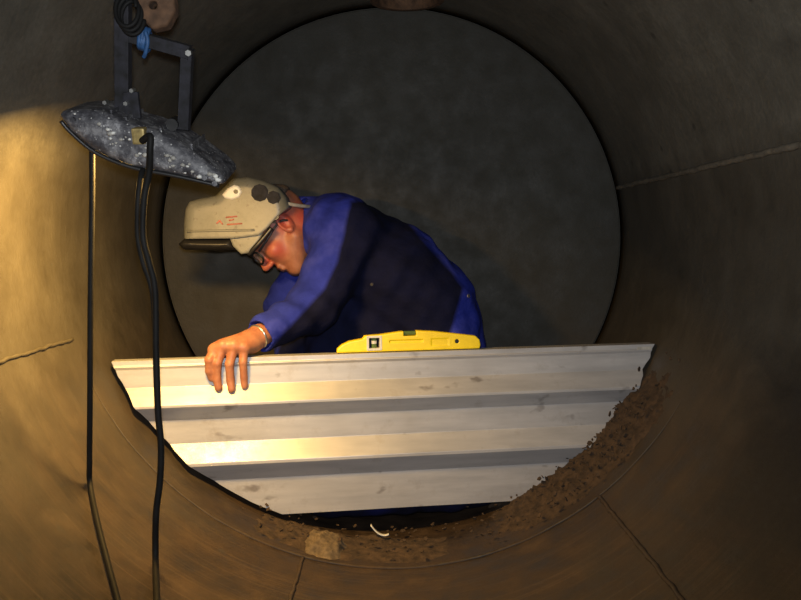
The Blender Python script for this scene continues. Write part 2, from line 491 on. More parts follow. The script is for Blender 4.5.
# ================================================================== THE TANK
Y_END = 3.0
def build_tank():
    nseg, ys = 180, [-2.0, -1.0, 0, 0.5, 1.0, 1.5, 2.05, 2.5, 2.9, 3.10]
    v, f = [], []
    for y in ys:
        for k in range(nseg):
            v.append(wall_pt(2 * math.pi * k / nseg, y))
    for i in range(len(ys) - 1):
        for k in range(nseg):
            k2 = (k + 1) % nseg
            f.append((i * nseg + k, (i + 1) * nseg + k, (i + 1) * nseg + k2, i * nseg + k2))
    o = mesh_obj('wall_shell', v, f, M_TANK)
    tag(o, 'curved rusty steel shell of the tank all around the worker', None, kind='structure')
    so = o.modifiers.new('t', 'SOLIDIFY'); so.thickness = 0.012; so.offset = 1
    # weld seams
    def ring(y, rad, th0=0, th1=2 * math.pi, n=240):
        pts = []
        for i in range(n):
            t = th0 + (th1 - th0) * i / (n - 1)
            pts.append(wall_pt(t, y + 0.004 * mnoise.noise(Vector((t * 9, y, 0))), R - 0.001))
        rr = [rad * math.sin(math.pi * i / (n - 1)) ** 0.5 * (1 + 0.35 * mnoise.noise(Vector((i * 0.7, y * 5, 1)))) for i in range(n)]
        return tube_obj('weld_seam', pts, rr, M_TANK, o, 8)
    ring(2.055, 0.005, math.radians(-66), math.radians(60))
    def seam(theta, y0, y1, rad, mat=None):
        n = 120
        pts = [wall_pt(theta + 0.004 * mnoise.noise(Vector((i * 0.4, theta, 0))), y0 + (y1 - y0) * i / n, R - 0.001) for i in range(n + 1)]
        rr = [rad * (1 + 0.35 * mnoise.noise(Vector((i * 0.8, theta * 5, 1)))) for i in range(n + 1)]
        tube_obj('weld_seam', pts, rr, mat or M_WELD, o, 8)
    a = math.radians(90 + 12.4)
    seam(a, 0.6, 2.98, 0.008)
    seam(math.atan2(212, 269), 0.6, 2.05, 0.005, M_TANK)
    seam(-math.atan2(393, 114), 0.6, 2.05, 0.004, M_TANK)
    seam(math.atan2(-90, 300), 0.6, 2.05, 0.004, M_TANK)
    # end plate, standing a little clear of the shell
    bm = bmesh.new()
    bmesh.ops.create_cone(bm, cap_ends=True, segments=160, radius1=R - 0.005, radius2=R - 0.005, depth=0.02)
    es = [e for e in bm.edges if any(len(q.verts) > 4 for q in e.link_faces)]
    bmesh.ops.bevel(bm, geom=es, offset=0.006, segments=3, affect='EDGES')
    for q in bm.verts: q.co = Matrix.Rotation(math.pi / 2, 3, 'X') @ q.co + Vector((0, Y_END, R))
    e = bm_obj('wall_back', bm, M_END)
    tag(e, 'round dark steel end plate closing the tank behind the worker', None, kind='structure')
    bm = bmesh.new()
    bmesh.ops.create_cone(bm, cap_ends=True, segments=120, radius1=R + 0.01, radius2=R + 0.01, depth=0.02)
    for q in bm.verts: q.co = Matrix.Rotation(math.pi / 2, 3, 'X') @ q.co + Vector((0, 3.045, R))
    bm_obj('backing_plate', bm, M_END, e)
    # nozzle rim in the crown
    rim = [Vector((0.06 + 0.115 * math.cos(t), 2.80 + 0.115 * math.sin(t), 0)) for t in [2 * math.pi * k / 48 for k in range(48)]]
    v, f = [], []
    prof = [(0.100, 1.60), (0.100, 1.562), (0.118, 1.562), (0.118, 1.60)]
    for k in range(48):
        t = 2 * math.pi * k / 48
        for r_, z_ in prof: v.append((0.06 + r_ * math.cos(t), 2.80 + r_ * math.sin(t), z_))
    for k in range(48):
        k2 = (k + 1) % 48
        for j in range(4):
            j2 = (j + 1) % 4
            f.append((k * 4 + j, k * 4 + j2, k2 * 4 + j2, k2 * 4 + j))
    z = mesh_obj('nozzle_rim', v, f, M_RUST, o, smooth=False)
    z['label'] = 'rusty rim of a nozzle in the tank crown'
    return o
tank = build_tank()

# ------------------------------------------------------------------ dirt on the bottom
def patch(name, th0, th1, y0, y1, hf, mat, nt_=60, ny_=40):
    v, f = [], []
    for i in range(nt_ + 1):
        for j in range(ny_ + 1):
            u = i / nt_; q = j / ny_
            t = math.radians(th0 + (th1 - th0) * u); y = y0 + (y1 - y0) * q
            e = min(1, 4 * u, 4 * (1 - u)) * min(1, 4 * q, 4 * (1 - q))
            e = max(0, min(1, e * 1.5 - 0.45 + 0.45 * mnoise.fractal(Vector((t * 14, y * 14, th0)), 0.8, 2, 4)))
            h = hf(t, y, u, q) * e - 0.004 * (1 - e)
            v.append(wall_pt(t, y, R - h))
    for i in range(nt_):
        for j in range(ny_):
            a = i * (ny_ + 1) + j
            f.append((a, a + 1, a + ny_ + 2, a + ny_ + 1))
    return mesh_obj(name, v, f, mat)

def nz(t, y, s, seed=0): return mnoise.fractal(Vector((t * s, y * s, seed)), 0.7, 2.1, 5)
d1 = patch('rust_scale_debris', 14, 68, 2.07, 2.50,
           lambda t, y, u, q: 0.010 + 0.018 * abs(nz(t, y, 12)) + 0.016 * max(0, nz(t, y, 40, 3)), M_DIRT, 110, 70)
tag(d1, 'crumbly brown rust scale heaped at the right end of the sheet', 'debris', kind='stuff')
d2 = patch('rusty_silt', -32, 16, 2.06, 2.30,
           lambda t, y, u, q: 0.006 + 0.010 * max(0, nz(t, y, 9, 5)) + 0.005 * nz(t, y, 30, 8), M_DIRT, 90, 50)
tag(d2, 'thin layer of brown silt in the tank bottom under the sheet', 'dirt', kind='stuff')
d3 = patch('tan_dirt_heap', -19, -8, 2.05, 2.26,
           lambda t, y, u, q: 0.040 * (math.sin(math.pi * u) * math.sin(math.pi * q)) ** 1.3 - 0.004 + 0.007 * nz(t, y, 30, 2), M_SAND, 40, 40)
tag(d3, 'small pale tan dirt heap on the tank bottom below the sheet', 'dirt', kind='stuff')

def flakes():
    bm = bmesh.new()
    for i in range(260):
        if i < 190: t = math.radians(random.gauss(42, 12)); y = random.uniform(2.1, 2.42)
        else: t = math.radians(random.uniform(-30, 20)); y = random.uniform(2.08, 2.3)
        s = random.uniform(0.003, 0.009)
        c = wall_pt(t, y, R - 0.02 - random.uniform(0, 0.012))
        M = Euler((random.uniform(-.6, .6), -t + random.uniform(-.6, .6), random.uniform(0, 6))).to_matrix()
        n = random.choice((4, 5, 6))
        lo = [bm.verts.new(c + M @ Vector((s * random.uniform(.6, 1.2) * math.cos(6.283 * k / n), s * random.uniform(.5, 1) * math.sin(6.283 * k / n), 0))) for k in range(n)]
        hi = [bm.verts.new(q.co + M @ Vector((0, 0, 0.0025))) for q in lo]
        bm.faces.new(hi); bm.faces.new(lo[::-1])
        for k in range(n): bm.faces.new((lo[k], lo[(k + 1) % n], hi[(k + 1) % n], hi[k]))
    return bm_obj('rust_flakes', bm, M_DIRT)
tag(flakes(), 'loose dark rust flakes scattered over the scale and silt', 'debris', kind='stuff')

def scrap():
    # curled strip of white plastic
    v, f = [], []
    c = wall_pt(math.radians(-3.2), 2.235, R - 0.012)
    n = 14
    for i in range(n + 1):
        u = i / n
        x = (u - 0.5) * 0.046; z = 0.012 * (2 * u - 1) ** 2 + 0.024 * (1 - u) + 0.002
        for wv in (-0.006, 0.006):
            v.append(c + Vector((x, wv - 0.004 * u, z)))
    for i in range(n):
        a = 2 * i; f.append((a, a + 2, a + 3, a + 1))
    o = mesh_obj('plastic_scrap', v, f, M_WHITE)
    o.modifiers.new('t', 'SOLIDIFY').thickness = 0.0025
    tag(o, 'small curled white plastic scrap on the silt under the sheet', 'scrap')
scrap()

# ================================================================== CORRUGATED SHEET
SK, SY = 0.13, 2.29
def sheet_Y(X): return SY + SK * X
SN = Vector((SK, -1, 0)).normalized()          # towards the camera
RIB = 0.032
# (picture row at the tank axis, stand-out towards the camera)
prof_px = [(352.5, 0.0), (357, 0.0), (358.5, 0.003), (361, 0.0), (378.5, 0.0), (396.5, RIB), (399, RIB), (411, 0.0),
           (434, 0.0), (454, RIB), (457, RIB), (471, 0.0), (508, 0.0)]
def prof_z(py, o): return P(VPX, py, SY - o).z
PROF = [(prof_z(py, o), o) for py, o in prof_px]
SHEET_TOP = PROF[0][0]
def rib_at(z):
    for (z0, o0), (z1, o1) in zip(PROF, PROF[1:]):
        if z1 <= z <= z0:
            t = (z0 - z) / (z0 - z1); return o0 + (o1 - o0) * t
    return 0.0
def build_sheet():
    rows = []
    FL = 0.042
    for b in (FL, FL * 0.5): rows.append((SHEET_TOP, -b))
    for (z0, o0), (z1, o1) in zip(PROF, PROF[1:]):
        n = max(1, int(abs(z0 - z1) / 0.012))
        for i in range(n): rows.append((z0 + (z1 - z0) * i / n, o0 + (o1 - o0) * i / n))
    rows.append(PROF[-1])
    NC = 60
    v, f = [], []
    for z, o in rows:
        dz = z - R
        xl = -math.sqrt(0.784 ** 2 - dz * dz); xr = math.sqrt(0.789 ** 2 - dz * dz)
        xl += 0.004 * mnoise.noise(Vector((z * 40, 0, 0))); xr += 0.006 * mnoise.noise(Vector((z * 40, 5, 0)))
        for j in range(NC + 1):
            X = xl + (xr - xl) * j / NC
            p = Vector((X, sheet_Y(X), z)) + SN * o
            p.y += 0.0015 * mnoise.noise(Vector((X * 5, z * 7, 3)))
            v.append(p)
    for i in range(len(rows) - 1):
        for j in range(NC):
            a = i * (NC + 1) + j
            f.append((a, a + NC + 1, a + NC + 2, a + 1))
    o = mesh_obj('corrugated_sheet', v, f, M_SHEET, smooth=False)
    so = o.modifiers.new('t', 'SOLIDIFY'); so.thickness = 0.003; so.offset = -1
    be = o.modifiers.new('b', 'BEVEL'); be.width = 0.006; be.segments = 3; be.limit_method = 'ANGLE'; be.angle_limit = math.radians(20)
    tag(o, 'galvanised ribbed metal sheet cut to the tank curve, standing across it', 'metal sheet')
    return o
sheet = build_sheet()
def stamp():
    X = 0.70; z = SHEET_TOP - 0.012
    o = box_obj('stamp_mark', Vector((X, sheet_Y(X), z)) + SN * 0.0015, (0.040, 0.002, 0.010), M_GREY, sheet, Matrix.Rotation(math.atan(SK), 3, 'Z'))
    o['label'] = 'dull grey stamped mark'
stamp()

# ================================================================== SPIRIT LEVEL
def build_level():
    X0 = P(409, 350, 2.31).x
    yc = sheet_Y(X0) + 0.020
    sc = 2.31 / FPX
    root = empty('spirit_level', (X0, yc, SHEET_TOP + 0.002), (0, 0, math.atan(SK)))
    # outline in millimetre-like picture units about the centre, base at 0
    up = [(-73, 0), (-72.5, 4), (-68, 8), (-60, 11.5), (-47, 13.5), (-45, 16.5), (-30, 17.2), (-10, 19.6), (8, 20.2), (25, 19), (45, 16.3), (60, 14.2), (68, 13), (72, 9), (73, 4), (72, 0)]
    pl = [(x * sc, z * sc) for x, z in up]
    F = Field((-0.21, -0.02, -0.008), (0.21, 0.02, 0.068), 0.0016)
    F.extr(pl, 0, 0.0125, 0.003)
    # pockets: left plumb window, top notch, shallow web recess, hang hole
    def rect(x0, x1, z0, z1): return [(x0 * sc, z0 * sc), (x1 * sc, z0 * sc), (x1 * sc, z1 * sc), (x0 * sc, z1 * sc)]
    F.extr(rect(-41, -30, 3.5, 14.5), 0, 0.03, 0.001, op='sub')
    F.extr(rect(-6, 7, 15.0, 24), 0, 0.03, 0.001, op='sub')
    for s in (-1, 1):
        F.extr(rect(-20, 14, 8.5, 11.2), s * 0.0135, 0.0035, 0.001, op='sub')
        F.extr(rect(22, 40, 4.5, 11.5), s * 0.0135, 0.0025, 0.001, op='sub')
    F.cap((48.5 * sc, -0.03, 8.2 * sc), (48.5 * sc, 0.03, 8.2 * sc), 0.0055, 0.0055, 0, op='sub')
    V, Fc = F.mesh()
    np_obj('body', V, Fc, M_YEL, root)
    fr = bmesh.new()
    for (cx, cz, sx, sz) in ((-35.5, 15.2, 15, 2.2), (-35.5, 2.6, 15, 2.2), (-42, 9, 2.4, 13), (-29, 9, 2.4, 13)):
        box_bm(fr, (cx * sc, 0, cz * sc), (sx * sc, 0.028, sz * sc), bevel=0.0012)
    bm_obj('window_frame', fr, M_WHITE, root)
    vi = cyl_obj('plumb_vial', (-35.5 * sc, 0, 3.5 * sc), (-35.5 * sc, 0, 14.5 * sc), 0.0075, M_VIAL, root)
    cyl_obj('bubble', (-35.5 * sc, 0, 8 * sc), (-35.5 * sc, 0, 11 * sc), 0.0078, M_WHITE, vi, 14)
    cyl_obj('level_vial', (-5.5 * sc, 0, 17.5 * sc), (6.5 * sc, 0, 17.5 * sc), 0.006, M_VIAL, root)
    cyl_obj('hang_hole_liner', (48.5 * sc, -0.012, 8.2 * sc), (48.5 * sc, 0.012, 8.2 * sc), 0.0057, M_BLACK, root)
    tag(root, 'yellow spirit level with arched top lying on the ribbed sheet', 'spirit level')
build_level()

# ================================================================== WORK LAMP
YL = 1.72
LC = P(150, 140, YL - 0.07); LC.y = YL
TILT = math.radians(16)
def build_lamp():
    root = empty('work_lamp', LC, (TILT, 0, 0))
    def L(px, py, dy=0.0):
        p = P(px, py, YL - 0.07); return Vector((p.x - LC.x, dy, p.z - LC.z))
    def LP(pts): return [(L(x, y).x, L(x, y).z) for x, y in [(62 + (a - 62) * .945, 99 + (b - 99) * .95) for a, b in pts]]
    out = [(62, 105), (66, 100.5), (80, 99), (100, 99), (116, 104), (132, 112), (150, 117), (175, 127), (200, 144), (222, 161), (231, 171), (232, 178),
           (226, 179.5), (200, 173), (170, 166.5), (140, 161), (115, 152.5), (92, 140), (72, 121)]
    F = Field((-0.24, -0.12, -0.14), (0.24, 0.12, 0.14), 0.0035)
    F.extr(LP(out), 0.0, 0.085, 0.022)
    # hollow, open on the lower side
    inn = [(84, 119), (100, 128), (120, 141), (145, 151), (172, 156), (200, 163), (216, 169), (219, 200), (150, 200), (80, 160)]
    F.extr(LP(inn), 0.0, 0.070, 0.012, op='sub')
    # cooling grooves along the back
    V, Fc = F.mesh()
    hs = np_obj('housing', V, Fc, M_SPLAT, root)
    a, b = L(92, 136), L(220, 172)
    dirv = (b - a).normalized(); nrm = Vector((dirv.z, 0, -dirv.x)).normalized()
    if nrm.z > 0: nrm = -nrm
    # glass set inside the opening, behind the rim
    M = Matrix((dirv, Vector((0, 1, 0)), -nrm)).transposed()
    mid = (L(98, 139) + L(212, 170)) / 2 - nrm * 0.007 - dirv * 0.03
    gl = box_obj('lamp_glass', mid, ((b - a).length * 0.66, 0.118, 0.004), M_LAMP, root, M)
    gl['label'] = 'glowing warm lamp glass facing down into the tank'
    ld = bpy.data.lights.new('lamp_light', 'AREA'); ld.shape = 'RECTANGLE'
    ld.size = (b - a).length * 0.60; ld.size_y = 0.10
    ld.energy = 20.0; ld.color = (1.0, 0.57, 0.14); ld.spread = math.radians(180)
    lo = bpy.data.objects.new('lamp_light', ld); COL.objects.link(lo); lo.parent = root
    Ml = M.to_4x4(); Ml.translation = mid + nrm * 0.006
    lo.matrix_local = Ml
    # cast ribs on the back
    for (x0, y0) in ((112, 103), (126, 110), (160, 121), (190, 137)):
        p = L(x0, y0 + 3)
        box_obj('cooling_fin', p, (0.004, 0.12, 0.022), M_SPLAT, root, bevel=0.001)
    tube_obj('rim_gasket', catmull([Vector((x, -.074, z - .001)) for x, z in LP([(64, 110), (72, 121), (92, 140), (115, 152.5), (140, 161), (170, 166.5), (200, 173), (226, 179.5)])], 4), .0042, M_BLACK, root, 8)
    # front face bolts
    for (x, y) in ((78, 108), (104, 118), (204, 166), (214, 172)):
        q = L(x, y); cyl_obj('bolt', (q.x, -0.079, q.z), (q.x, -0.0885, q.z), 0.0055, M_SPLAT, root, 6)
    # splashes of dried concrete standing proud
    rnd = random.Random(3)
    for i in range(34):
        t = rnd.random(); x = 80 + 140 * t; yc = 112 + 58 * t
        y = yc + rnd.uniform(-11, 11) * (1 - 0.5 * t)
        q = L(x, y); r = rnd.uniform(0.002, 0.0055)
        bm = bmesh.new(); bmesh.ops.create_icosphere(bm, subdivisions=1, radius=r)
        for vv in bm.verts:
            vv.co = Vector((vv.co.x * rnd.uniform(.8, 1.6), vv.co.y * 0.5, vv.co.z * rnd.uniform(.6, 1.1))) + Vector((q.x, -0.0855, q.z))
        bm_obj('concrete_splash', bm, M_WHITE if i % 3 == 0 else M_GREY, root, True)
    # bracket of square tube
    def bar(name, p0, p1, s, parent=root, mat=M_SPLAT):
        p0 = Vector(p0); p1 = Vector(p1); d = (p1 - p0); z = d.normalized()
        y = Vector((0, 1, 0)); x = y.cross(z).normalized(); y = z.cross(x)
        Mb = Matrix((x, y, z)).transposed()
        return box_obj(name, (p0 + p1) / 2, (s, s, d.length), mat, parent, Mb, 0.002)
    bar('bracket_post', L(114, 112), L(126, -34), 0.027, mat=M_BRK)
    bar('bracket_bar', L(119, 27), L(187, 46), 0.024, mat=M_BRK)
    bar('bracket_post', L(185, 43), L(176, 124), 0.021, mat=M_BRK)
    q = L(188, 46); cyl_obj('bracket_bolt', (q.x, -0.012, q.z), (q.x, -0.024, q.z), 0.006, M_STEEL, root, 6)
    for (x, y) in ((101, 95), (129, 83), (122, 96)):
        q = L(x, y); cyl_obj('bracket_bolt', (q.x, -0.012, q.z), (q.x, -0.03, q.z), 0.0042, M_STEEL, root, 6)
    q = L(124, 92); box_obj('hinge_lug', q + Vector((0.004, -0.014, -0.012)), (0.030, 0.012, 0.05), M_BRK, root, bevel=0.003)
    q = L(142, 124); box_obj('cable_gland', q + Vector((0, -0.082, 0)), (0.024, 0.024, 0.030), M_BRASS, root, bevel=0.004)
    q = L(166, 115); cyl_obj('knob', q + Vector((0, -0.02, -0.006)), q + Vector((0, 0.02, -0.006)), 0.012, M_BLACK, root, 16)
    tag(root, 'paint-splattered dark floodlight on a square-tube bracket, hanging glass down', 'work lamp')
    return root
lamp = build_lamp()
bpy.context.view_layer.update()
LM = Matrix.Translation(LC) @ Euler((TILT, 0, 0)).to_matrix().to_4x4()
def lampP(px, py, dy=0.0):
    p = P(px, py, YL - 0.07); return LM @ Vector((p.x - LC.x, dy, p.z - LC.z))

# blue strap on the bracket bar
def build_strap():
    c0 = lampP(136, 33); c1 = lampP(149, 43)
    root = empty('blue_strap', (0, 0, 0))
    for i in range(4):
        t = i / 3
        c = lampP(139 + 6 * t, 32 + 2 * t)
        ax = (lampP(187, 52) - lampP(119, 34)).normalized()
        u = Vector((0, 1, 0)); u = (u - ax * u.dot(ax)).normalized(); w_ = ax.cross(u)
        pts = []
        for k in range(24):
            a = 2 * math.pi * k / 24
            ca, sa = math.cos(a), math.sin(a)
            e = (abs(ca) ** 4 + abs(sa) ** 4) ** -0.25 * 0.0185
            pts.append(c + u * ca * e + w_ * sa * e + ax * 0.002 * math.sin(a * 2 + i))
        tube_obj('strap_turn', pts, 0.0042, M_BLUE, root, 8, True)
    kn = catmull([lampP(147, 25, -0.024), lampP(149, 34, -0.028), lampP(146, 45, -0.026), lampP(143, 50, -0.02)], 6)
    tube_obj('strap_tail', kn, 0.004, M_BLUE, root, 8)
    tag(root, 'blue strap wrapped round the lamp bracket crossbar', 'strap')
build_strap()

# rusty hook hanging the lamp from the shell, with cord coils
def build_hook():
    root = empty('rusty_clamp', (0, 0, 0))
    a = lampP(150, 18, -0.01)
    th = math.atan2(a.x, R - a.z)
    top = wall_pt(th, a.y, R)
    F = Field((a.x - .1, a.y - .06, a.z - .06), (a.x + .1, a.y + .06, a.z + .12), 0.003)
    F.extr([(a.x + dx, a.z + dz) for dx, dz in ((-.03, .07), (.05, .07), (.052, .02), (.036, -.008), (.008, -.014), (-.018, .012))], a.y, 0.02, 0.008)
    F.cap((a.x + .012, a.y - .06, a.z + .03), (a.x + .012, a.y + .06, a.z + .03), .008, .008, 0, op='sub')
    V, Fc = F.mesh(); np_obj('clamp_jaw', V, Fc, M_RUST, root)
    tube_obj('clamp_rod', catmull([a + Vector((.02, 0, .05)), a + Vector((.02, 0.005, .10)), top * 0.6 + (a + Vector((.02, 0, .06))) * 0.4, top], 6), 0.009, M_RUST, root)
    box_obj('wall_pad', top + Vector((math.sin(-th), 0, math.cos(th))) * 0.006, (0.07, 0.07, 0.012), M_RUST, root, Euler((0, -th, 0)).to_matrix(), 0.002)
    tag(root, 'rusty clamp holding the lamp bracket to the tank shell', 'clamp')
    c = lampP(133, 8, -0.028)
    pts = []
    for i in range(90):
        t = i / 89; ang = t * 2 * math.pi * 3
        pts.append(c + Vector((0.020 * math.cos(ang) + 0.012 * (t - .5), -0.006 + 0.010 * t + 0.02 * math.sin(ang) * .3, 0.03 * math.sin(ang) - 0.02 * (t - .5))))
    o = tube_obj('coiled_cord', pts, 0.0042, M_RUBBER, None, 8)
    tag(o, 'dark cord coiled round the top of the lamp bracket', 'cord')
build_hook()

# ------------------------------------------------------------------ cords hanging from the lamp
def on_wall(px, py, lift=0.009):
    d = P(px, py, 1.0) - Vector((0, 0, R))
    rr = math.hypot(d.x, d.z); Y = (R - lift) / rr
    return P(px, py, Y)
YC = lampP(92, 143).y
c1 = catmull([lampP(92, 138, -0.074), P(92, 150, 1.655), P(92, 200, 1.655), P(90.5, 300, 1.67), P(90, 400, 1.69), P(89.5, 460, 1.72), on_wall(90, 484), on_wall(97, 520), on_wall(107, 560), on_wall(119, 606), on_wall(128, 650)], 10)
tag(tube_obj('lamp_cord', c1, 0.0056, M_RUBBER, None, 10), 'thin black cord hanging from the lamp tip, bent along the tank wall', 'cord')
c2 = catmull([lampP(146, 128, -0.098), P(150, 136, 1.605), P(150, 150, 1.605), P(149, 172, 1.62), P(144, 200, 1.63), P(143, 236, 1.63), P(149, 262, 1.63), P(155, 290, 1.635), P(156, 350, 1.64), P(158, 410, 1.645), P(161, 446, 1.65), P(160, 480, 1.655), P(156, 515, 1.66), P(155.5, 560, on_wall(155.5, 560).y - 0.02), on_wall(157, 604), on_wall(160, 660)], 10)
tag(tube_obj('lamp_cord', c2, 0.0064, M_RUBBER, None, 10), 'thick black cord hanging from the lamp gland in front of the sheet', 'cord')
c3 = catmull([lampP(141, 158, -0.06), P(141, 176, 1.645), P(138, 200, 1.64), P(137.5, 235, 1.645), P(143, 262, 1.645), P(152, 290, 1.645), P(155, 330, 1.652)], 10)
tag(tube_obj('earth_cord', c3, 0.0056, M_RUBBER, None, 10), 'short black cord running beside the thick lamp cord above the sheet', 'cord')

# ================================================================== THE WORKER
def build_person():
    root = empty('person', P(437, 345, 2.68) * 1.0)
    root.location.z = 0.02
    RL = np.array(root.location)
    h = 0.0036
    # --- joints
    neckb = P(322, 226, 2.66); chest = P(344, 238, 2.67); mid = P(394, 274, 2.68); low = P(425, 308, 2.68); pel = P(435, 343, 2.68)
    shL = P(350, 236, 2.535); elL = P(314, 307, 2.45); wrL = P(259, 336, 2.290)
    shR = P(326, 246, 2.80); elR = P(287, 305, 2.78); wrR = P(292, 362, 2.60)
    HC = P(281, 230, 2.60)
    cy, sy_ = math.cos(math.radians(20)), math.sin(math.radians(20))
    pd = math.radians(50)
    f = Vector((-math.cos(pd) * cy, -math.cos(pd) * sy_, -math.sin(pd))).normalized()
    u0 = Vector((-math.sin(pd), 0, math.cos(pd))); u = (u0 - f * u0.dot(f)).normalized()
    s = u.cross(f).normalized()
    MH = np.array([list(f), list(s), list(u)]).T
    def H(a, b, c): return HC + f * a + s * b + u * c
    hipL = Vector((pel.x, 2.58, pel.z - 0.02)); hipR = Vector((pel.x, 2.78, pel.z - 0.02))
    knL = Vector((-0.195, 2.375, 0.121)); anL = Vector((0.24, 2.42, 0.120)); toL = Vector((0.33, 2.44, 0.165))
    knR = Vector((-0.20, 2.76, 0.40)); anR = Vector((-0.16, 2.76, 0.085)); toR = Vector((-0.30, 2.76, 0.135))

    # ------------------------------ body (skin): one continuous surface
    B = Field((-0.62, 2.12, 0.02), (0.34, 2.94, 1.02), h)
    B.cap(chest, mid, .105, .105, .03, 1.35); B.cap(mid, low, .105, .105, .03, 1.3); B.cap(low, pel, .105, .115, .03, 1.3)
    B.cap(shL, shR, .06, .06, .03)
    B.cap(neckb, chest, .06, .08, .03)
    for a, e, w_ in ((shL, elL, wrL), (shR, elR, wrR)):
        B.cap(a, e, .052, .042, .02); B.cap(e, w_, .042, .028, .015)
    for hp, kn, an in ((hipL, knL, anL), (hipR, knR, anR)):
        B.cap(hp, kn, .08, .055, .03); B.cap(kn, an, .052, .04, .02)
    # head
    B.ell(H(-.016, 0, .036), (.098, .078, .092), MH, .02)
    B.ell(H(.03, 0, -.035), (.066, .060, .083), MH, .025)
    B.cap(H(-.035, 0, -.045), neckb, .056, .062, .03)
    B.cap(H(.064, .008, -.103), H(.064, -.008, -.103), .023, .023, .02)
    for q in (-1, 1):
        B.cap(H(-.002, q * .054, -.05), H(.06, q * .018, -.103), .020, .018, .02)
        B.ell(H(.066, q * .040, -.024), (.024, .022, .022), MH, .02)
        B.cap(H(.082, q * .042, .020), H(.093, q * .008, .020), .010, .011, .012)
        B.ell(H(.100, q * .033, .001), (.016, .015, .011), MH, .008, 'sub')
        B.ell(H(.079, q * .032, .001), (.013, .013, .012), MH, .003)
        B.ell(H(.104, q * .011, -.040), (.011, .008, .008), MH, .006)
    B.cap(H(.094, 0, .012), H(.117, 0, -.034), .009, .0125, .010)
    B.cap(H(.092, .018, -.064), H(.092, -.018, -.064), .0075, .0075, .007)
    B.cap(H(.089, .016, -.077), H(.089, -.016, -.077), .008, .008, .006)
    B.cap(H(.104, .022, -.0705), H(.104, -.022, -.0705), .004, .004, .003, op='sub')
    for q in (-1, 1):
        EM = MH @ np.array(Euler((0.25 * -q, 0.0, -0.35 * -q)).to_matrix())
        B.ell(H(-.012, q * .078, -.004), (.023, .0085, .037), EM, .006)
        B.ell(H(-.009, q * .087, -.001), (.011, .006, .021), EM, .004, 'sub')
        B.ell(H(-.008, q * .079, -.030), (.008, .006, .008), EM, .005)
    # left hand draped over the sheet edge
    def front(px, py, off):
        # point standing `off` in front of the sheet's face
        p = P(px, py, 2.23)
        for _ in range(4):
            Yf = sheet_Y(p.x) - (rib_at(p.z) + off)
            p = P(px, py, Yf)
        return p
    palm_w = P(252, 341, 2.274)
    fing = [  # mcp, pip, dip, tip (px,py, standoff or None for absolute Y), radius
        [P(215, 350, 2.225), front(209.5, 360, .020), front(209.5, 371, .015), front(211.5, 378, .010)],
        [P(223, 346, 2.222), front(217, 363, .020), front(217, 379, .013), front(218.5, 388, .010)],
        [P(234, 346, 2.224), front(229.5, 364, .020), front(230.5, 380, .013), front(231.5, 389.5, .010)],
        [P(244, 348, 2.230), front(243, 362, .018), front(244, 377, .012), front(244.5, 386, .009)]]
    rads = [(.0145, .0128, .0115, .0100), (.0142, .0125, .0112, .0100), (.0138, .0120, .0108, .0096), (.0128, .0110, .0098, .0090)]
    B.cap(wrL, palm_w, .030, .031, .012)
    for fg, rr in zip(fing, rads):
        B.cap(palm_w + (fg[0] - palm_w) * 0.1, fg[0], .026, rr[0] + .005, .012)
        for i in range(3):
            B.cap(fg[i], fg[i + 1], rr[i], rr[i + 1], .0035)
        B.ell(fg[0] + Vector((0, -.004, .006)), (.010, .010, .010), None, .006)
    # thumb behind the flange, closing against the sheet
    t0 = P(247, 350, 2.292); t1 = P(232, 352, 2.305); t2 = P(222, 366, 2.296); t3 = P(219, 380, 2.283)
    B.cap(palm_w, t1, .018, .015, .012); B.cap(t1, t2, .0125, .0115, .006); B.cap(t2, t3, .0115, .0095, .004)
    # right hand resting on the thigh behind the sheet
    hr = wrR + Vector((0.0, -.05, -.035))
    B.cap(wrR, hr, .028, .030, .012, 1.0)
    for i, ln in enumerate((.065, .075, .07, .055)):
        b0 = hr + Vector((-.03 + .02 * i, -.012, -.008)); b1 = b0 + Vector((-.006 + .004 * i, -ln * .55, -.012)); b2 = b1 + Vector((0, -ln * .25, -ln * .4))
        B.cap(b0, b1, .010, .009, .003); B.cap(b1, b2, .009, .008, .003)
    b0 = hr + Vector((-.03, .015, 0)); B.cap(b0, b0 + Vector((-.035, -.03, -.01)), .012, .010, .004)
    V, Fc = B.mesh()
    body = np_obj('body', V, Fc, M_SKIN, root, RL)

    fl_ = np.zeros(len(V))
    for c_, r_ in ((H(-.02, .08, .01), .055), (H(.10, 0, -.035), .03), (H(.06, .05, -.03), .035), (H(-.06, .05, -.03), .05)):
        fl_ = np.maximum(fl_, np.clip(1.3 - np.linalg.norm(V - np.array(c_), axis=1) / r_, 0, 1))
    body.data.attributes.new('flush', 'FLOAT', 'POINT').data.foreach_set('value', fl_.astype(np.float32))
    # ------------------------------ overalls
    C = Field((-0.50, 2.16, 0.01), (0.50, 2.98, 1.00), 0.0045)
    C.cap(P(342, 237, 2.67), mid, .130, .148, .05, 1.30)
    C.cap(mid, low, .148, .150, .05, 1.25); C.cap(low, pel, .150, .158, .05, 1.2)
    C.cap(P(350, 262, 2.67), P(372, 335, 2.67), .085, .10, .05, 1.5)       # jacket front hanging
    C.cap(P(345, 285, 2.66), P(330, 352, 2.64), .075, .09, .05, 1.4)
    C.cap(P(334, 226, 2.56), P(330, 228, 2.78), .085, .085, .05)            # shoulders
    C.cap(shL, elL, .098, .074, .03); C.cap(elL, wrL + (elL - wrL) * 0.10, .070, .047, .02)
    C.cap(shR, elR, .090, .070, .03); C.cap(elR, wrR, .068, .046, .02)
    C.cap(hipL, knL, .115, .085, .04); C.cap(knL, anL, .080, .076, .02); C.cap(knL + Vector((.05, 0, -.02)), anL + Vector((-.05, 0, -.02)), .070, .070, .02)
